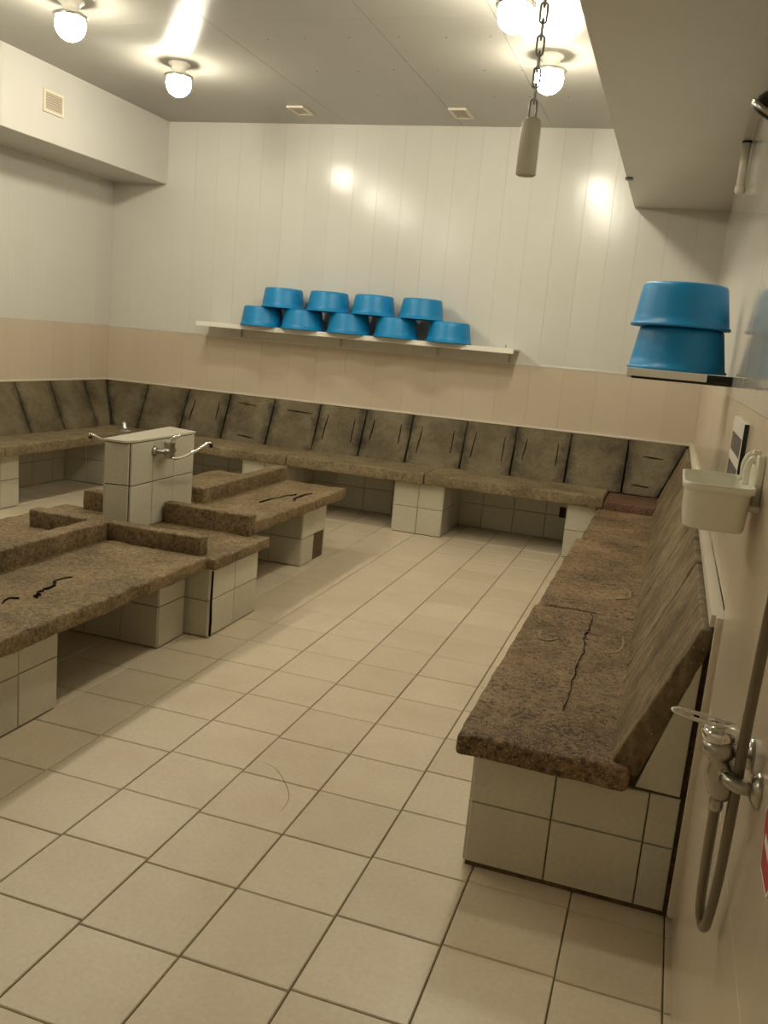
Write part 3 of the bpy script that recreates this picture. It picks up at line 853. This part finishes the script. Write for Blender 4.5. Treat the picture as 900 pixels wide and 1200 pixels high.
# ================================================================== PULL CHAIN
pcn = thing('pull_chain', (-0.350, 1.9, ZC), 'steel link chain with a white tube handle hanging from ceiling', 'chain')
LP = 0.030; r = 0.0022
def link_mesh():
    pts = []
    hw, hl = 0.0072, 0.0135
    for i in range(16):
        a = 2*math.pi*i/16
        c, s = math.cos(a), math.sin(a)
        pts.append(Vector((hw*c, 0, s*hw+(hl-hw*0.2 if s > 0.01 else -(hl-hw*0.2) if s < -0.01 else 0))))
    o = tube('chain_link', pts, r, 'steel', pcn, 6, True)
    return o
z = 2.187+LP*0.5
first = True
k = 0
while z < ZC+0.004:
    M = Matrix.Translation((-0.350, 1.9, z)) @ Matrix.Rotation(math.radians(20+90*(k % 2)), 4, 'Z')
    if first:
        lk = link_mesh(); me = lk.data
        lk.matrix_basis = M; W[lk.name] = M; first = False
    else:
        link('chain_link', me, pcn, M)
    z += LP; k += 1
lathe('handle', [(0, 2.188), (0.007, 2.188), (0.016, 2.183), (0.0195, 2.176), (0.0205, 2.16), (0.0205, 2.076), (0.017, 2.074), (0.017, 2.12), (0, 2.12)], 'white_plastic', pcn, 24, Matrix.Translation((-0.350, 1.9, 0)))
lathe('ceiling_hook', [(0, ZC+0.001), (0.025, ZC+0.001), (0.025, ZC-0.006), (0.006, ZC-0.010), (0.006, ZC-0.02), (0, ZC-0.02)], 'steel', pcn, 16, Matrix.Translation((-0.350, 1.9, 0)))

# ================================================================== RIGHT WALL FITTINGS
WX = XR-TH                                      # face of the wall lining
# soap basket on a hook plate
sb = thing('soap_basket', (0.14, 2.3, 1.36), 'cream plastic soap basket hooked on the right wall', 'basket')
def basket():
    bm = bmesh.new()
    def ring(cx, cy, hx, hy, z, rad):
        pts = []
        for (sx, sy, a0) in ((1, 1, 0), (-1, 1, 90), (-1, -1, 180), (1, -1, 270)):
            for i in range(6):
                a = math.radians(a0+90*i/5)
                pts.append(bm.verts.new((cx+sx*(hx-rad)+rad*math.cos(a), cy+sy*(hy-rad)+rad*math.sin(a), z)))
        return pts
    cx, cy = 0.135, 2.335
    zt, zb = 1.455, 1.345
    rs = [ring(cx, cy, 0.060, 0.128, zb+0.003, 0.03), ring(cx, cy, 0.066, 0.134, zb, 0.03), ring(cx, cy, 0.070, 0.138, zb+0.006, 0.032), ring(cx, cy, 0.074, 0.146, zt-0.022, 0.038),
          ring(cx, cy, 0.075, 0.147, zt-0.018, 0.038), ring(cx, cy, 0.081, 0.153, zt-0.016, 0.042), ring(cx, cy, 0.082, 0.154, zt, 0.042), ring(cx, cy, 0.077, 0.149, zt+0.001, 0.04),
          ring(cx, cy, 0.071, 0.143, zt-0.02, 0.036), ring(cx, cy, 0.060, 0.130, zb+0.012, 0.032)]
    for a, b in zip(rs[:-1], rs[1:]):
        for i in range(24): bm.faces.new((a[i], a[(i+1) % 24], b[(i+1) % 24], b[i]))
    bm.faces.new(rs[0][::-1]); bm.faces.new(rs[-1])
    bmesh.ops.recalc_face_normals(bm, faces=bm.faces[:])
    for f in bm.faces: f.smooth = True
    me = bpy.data.meshes.new('tray'); bm.to_mesh(me); bm.free()
    me.materials.append(MATS['cream_plastic'])
    link('tray', me, sb)
basket()
# hook plate with two horns on the wall
prism('hook_plate', [(2.27, 1.40), (2.47, 1.40), (2.47, 1.50), (2.455, 1.525), (2.44, 1.53), (2.425, 1.510), (2.40, 1.50), (2.34, 1.50), (2.315, 1.510), (2.30, 1.53), (2.285, 1.525), (2.27, 1.50)], 0.214, WX+0.002, 'x', 'cream_plastic', sb, 0.004)
tube('hook', catmull([(0.222, 2.32, 1.50), (0.208, 2.32, 1.515), (0.198, 2.32, 1.49), (0.200, 2.32, 1.45)], 4), 0.008, 'cream_plastic', sb, 8)
tube('hook', catmull([(0.222, 2.42, 1.50), (0.208, 2.42, 1.515), (0.198, 2.42, 1.49), (0.200, 2.42, 1.45)], 4), 0.008, 'cream_plastic', sb, 8)
box('hook_foot', 0.205, WX+0.002, 2.24, 2.28, 1.395, 1.410, 'white_plastic', sb, 0.003)
# notice board with dark pictures
nt_ = thing('wall_notice', (WX, 3.15, 1.33), 'small white notice board with dark pictures behind the soap basket', 'notice')
box('board', WX-0.012, WX+0.001, 2.90, 3.40, 1.325, 1.565, 'print_white', nt_, 0.001)
box('edge_strip', WX-0.013, WX+0.001, 2.890, 2.902, 1.325, 1.565, 'dark_metal', nt_)
for (y0, y1, z0, z1) in ((2.95, 3.14, 1.455, 1.515), (3.17, 3.36, 1.455, 1.515), (2.95, 3.10, 1.365, 1.42), (3.13, 3.23, 1.365, 1.42), (3.26, 3.36, 1.365, 1.42)):
    box('picture', WX-0.0135, WX-0.011, y0, y1, z0, z1, 'print_dark', nt_)
# shower mixer: two wall unions, body, cartridge with a loop lever, hose union below
mx = thing('shower_mixer', (0.20, 1.60, 1.03), 'chrome shower mixer with a clear loop lever on the right wall', 'mixer')
mz = 1.035
for y in (1.515, 1.665):
    Rn = Matrix.Translation((WX, y, mz)) @ Matrix.Rotation(-math.pi/2, 4, 'Y')
    lathe('escutcheon', [(0, -0.003), (0.031, -0.003), (0.030, 0.006), (0.020, 0.014), (0.013, 0.016), (0, 0.016)], 'dull_chrome', mx, 24, Rn)
    tube('union', [(WX-0.008, y, mz), (WX-0.034, y, mz), (WX-0.048, y+(0.014 if y < 1.6 else -0.014), mz), (WX-0.055, y+(0.03 if y < 1.6 else -0.03), mz)], 0.013, 'dull_chrome', mx, 14)
bx_ = 0.178
tube('body', [(bx_, 1.535, mz), (bx_, 1.56, mz), (bx_, 1.575, mz), (bx_, 1.605, mz), (bx_, 1.62, mz), (bx_, 1.645, mz)], 0.02, 'dull_chrome', mx, 18, False, [0.015, 0.019, 0.026, 0.026, 0.019, 0.015])
ct = Matrix.Translation((bx_-0.006, 1.56, mz)) @ Matrix.Rotation(math.radians(-8), 4, 'Y')
lathe('cartridge', [(0, -0.052), (0.014, -0.050), (0.021, -0.038), (0.026, -0.018), (0.0255, 0.004), (0.021, 0.018), (0.020, 0.026), (0.029, 0.034), (0.031, 0.040), (0.031, 0.060), (0, 0.060)], 'dull_chrome', mx, 24, ct)
lathe('lever_cap', [(0, 0.060), (0.031, 0.060), (0.0325, 0.066), (0.032, 0.076), (0.026, 0.084), (0, 0.087)], 'chrome', mx, 24, ct)
lp = []
for i in range(28):
    a = 2*math.pi*i/28
    lp.append((0.128+0.050*math.cos(a), 1.56+0.0165*math.sin(a), mz+0.090+0.010*(-math.cos(a))*0.6))
tube('loop_lever', lp, 0.0036, 'chrome', mx, 8, True)
lathe('hose_union', [(0, -0.075), (0.011, -0.075), (0.0125, -0.068), (0.0125, -0.05), (0.010, -0.046), (0.010, -0.036), (0, -0.036)], 'dull_chrome', mx, 16, Matrix.Translation((bx_-0.004, 1.565, mz)))
# hose: from the union down, round the loop and up to the head
hz = catmull([(0.174, 1.565, 0.975), (0.178, 1.60, 0.90), (0.186, 1.66, 0.78), (0.192, 1.695, 0.70), (0.197, 1.70, 0.665), (0.203, 1.685, 0.655), (0.206, 1.66, 0.69), (0.206, 1.61, 0.82), (0.200, 1.55, 1.00), (0.196, 1.52, 1.13), (0.194, 1.48, 1.30), (0.194, 1.44, 1.50), (0.195, 1.41, 1.70), (0.190, 1.40, 1.85), (0.165, 1.40, 1.96), (0.150, 1.40, 2.00)], 7)
tag(tube('shower_hose', hz, 0.0094, 'hose', None, 12), 'grey-brown flexible hose looping below the mixer on right wall', 'hose')
# hand shower resting in a wall holder
hs = thing('hand_shower', (0.16, 1.42, 2.0), 'dark hand shower with chrome rim in holder under grey beam', 'shower head')
tube('handle', catmull([(0.150, 1.40, 1.995), (0.140, 1.41, 2.05), (0.125, 1.43, 2.09), (0.098, 1.465, 2.105)], 5), 0.013, 'dark_metal', hs, 12)
Hm = Matrix.Translation((0.090, 1.475, 2.092)) @ Matrix.Rotation(math.radians(22), 4, 'X') @ Matrix.Rotation(math.radians(28), 4, 'Y')
lathe('head', [(0, 0.030), (0.018, 0.028), (0.036, 0.014), (0.043, 0.0), (0.043, -0.008), (0.038, -0.012), (0, -0.012)], 'dark_metal', hs, 28, Hm)
lathe('rim', [(0.0425, 0.001), (0.0440, -0.001), (0.0440, -0.005), (0.042, -0.008)], 'dull_chrome', hs, 28, Hm)
hd = thing('shower_holder', (WX, 1.40, 2.02), 'chrome wall holder that carries the dark hand shower', 'holder')
tube('arm', [(WX+0.002, 1.40, 2.035), (0.20, 1.40, 2.035), (0.164, 1.405, 2.035)], 0.010, 'dull_chrome', hd, 12)
lathe('plate', [(0, -0.003), (0.026, -0.003), (0.024, 0.008), (0, 0.010)], 'dull_chrome', hd, 20, Matrix.Translation((WX, 1.40, 2.035)) @ Matrix.Rotation(-math.pi/2, 4, 'Y'))
lathe('cup', [(0.014, -0.014), (0.020, -0.014), (0.021, 0.014), (0.014, 0.014), (0.014, -0.014)], 'dull_chrome', hd, 20, Matrix.Translation((0.1435, 1.407, 2.033)) @ Matrix.Rotation(math.radians(-12), 4, 'Y'))
# drain pipe stub below the wide beam
dp = thing('pipe_stub', (0.203, 5.87, 2.75), 'short white pipe hanging from the wide grey beam at right wall', 'pipe')
DT = Matrix.Translation((0.203, 5.87, 0))
lathe('pipe', [(0, 2.78), (0.024, 2.78), (0.024, 3.052), (0, 3.052)], 'white_plastic', dp, 20, DT)
lathe('end_cap', [(0, 2.752), (0.022, 2.752), (0.0285, 2.762), (0.0285, 2.792), (0.024, 2.799), (0, 2.799)], 'white_plastic', dp, 20, DT)
lathe('collar', [(0, 3.036), (0.027, 3.036), (0.029, 3.051), (0, 3.051)], 'dark_metal', dp, 20, DT)
# red sticker beside the mixer
rs = thing('wall_sticker', (WX, 1.29, 1.0), 'red six-sided sticker with white outline below the shower mixer', 'sticker')
def hexa(rr): return [(1.335+rr*math.cos(math.radians(60*i)), 1.048+rr*math.sin(math.radians(60*i))) for i in range(6)]
prism('outline', hexa(0.086), WX-0.0012, WX+0.001, 'x', 'print_white', rs)
prism('print', hexa(0.079), WX-0.0018, WX-0.001, 'x', 'red', rs)
for kz in (-0.022, 0.012):
    box('print_bar', WX-0.0024, WX-0.0015, 1.290, 1.380, 1.038+kz, 1.052+kz, 'print_white', rs)
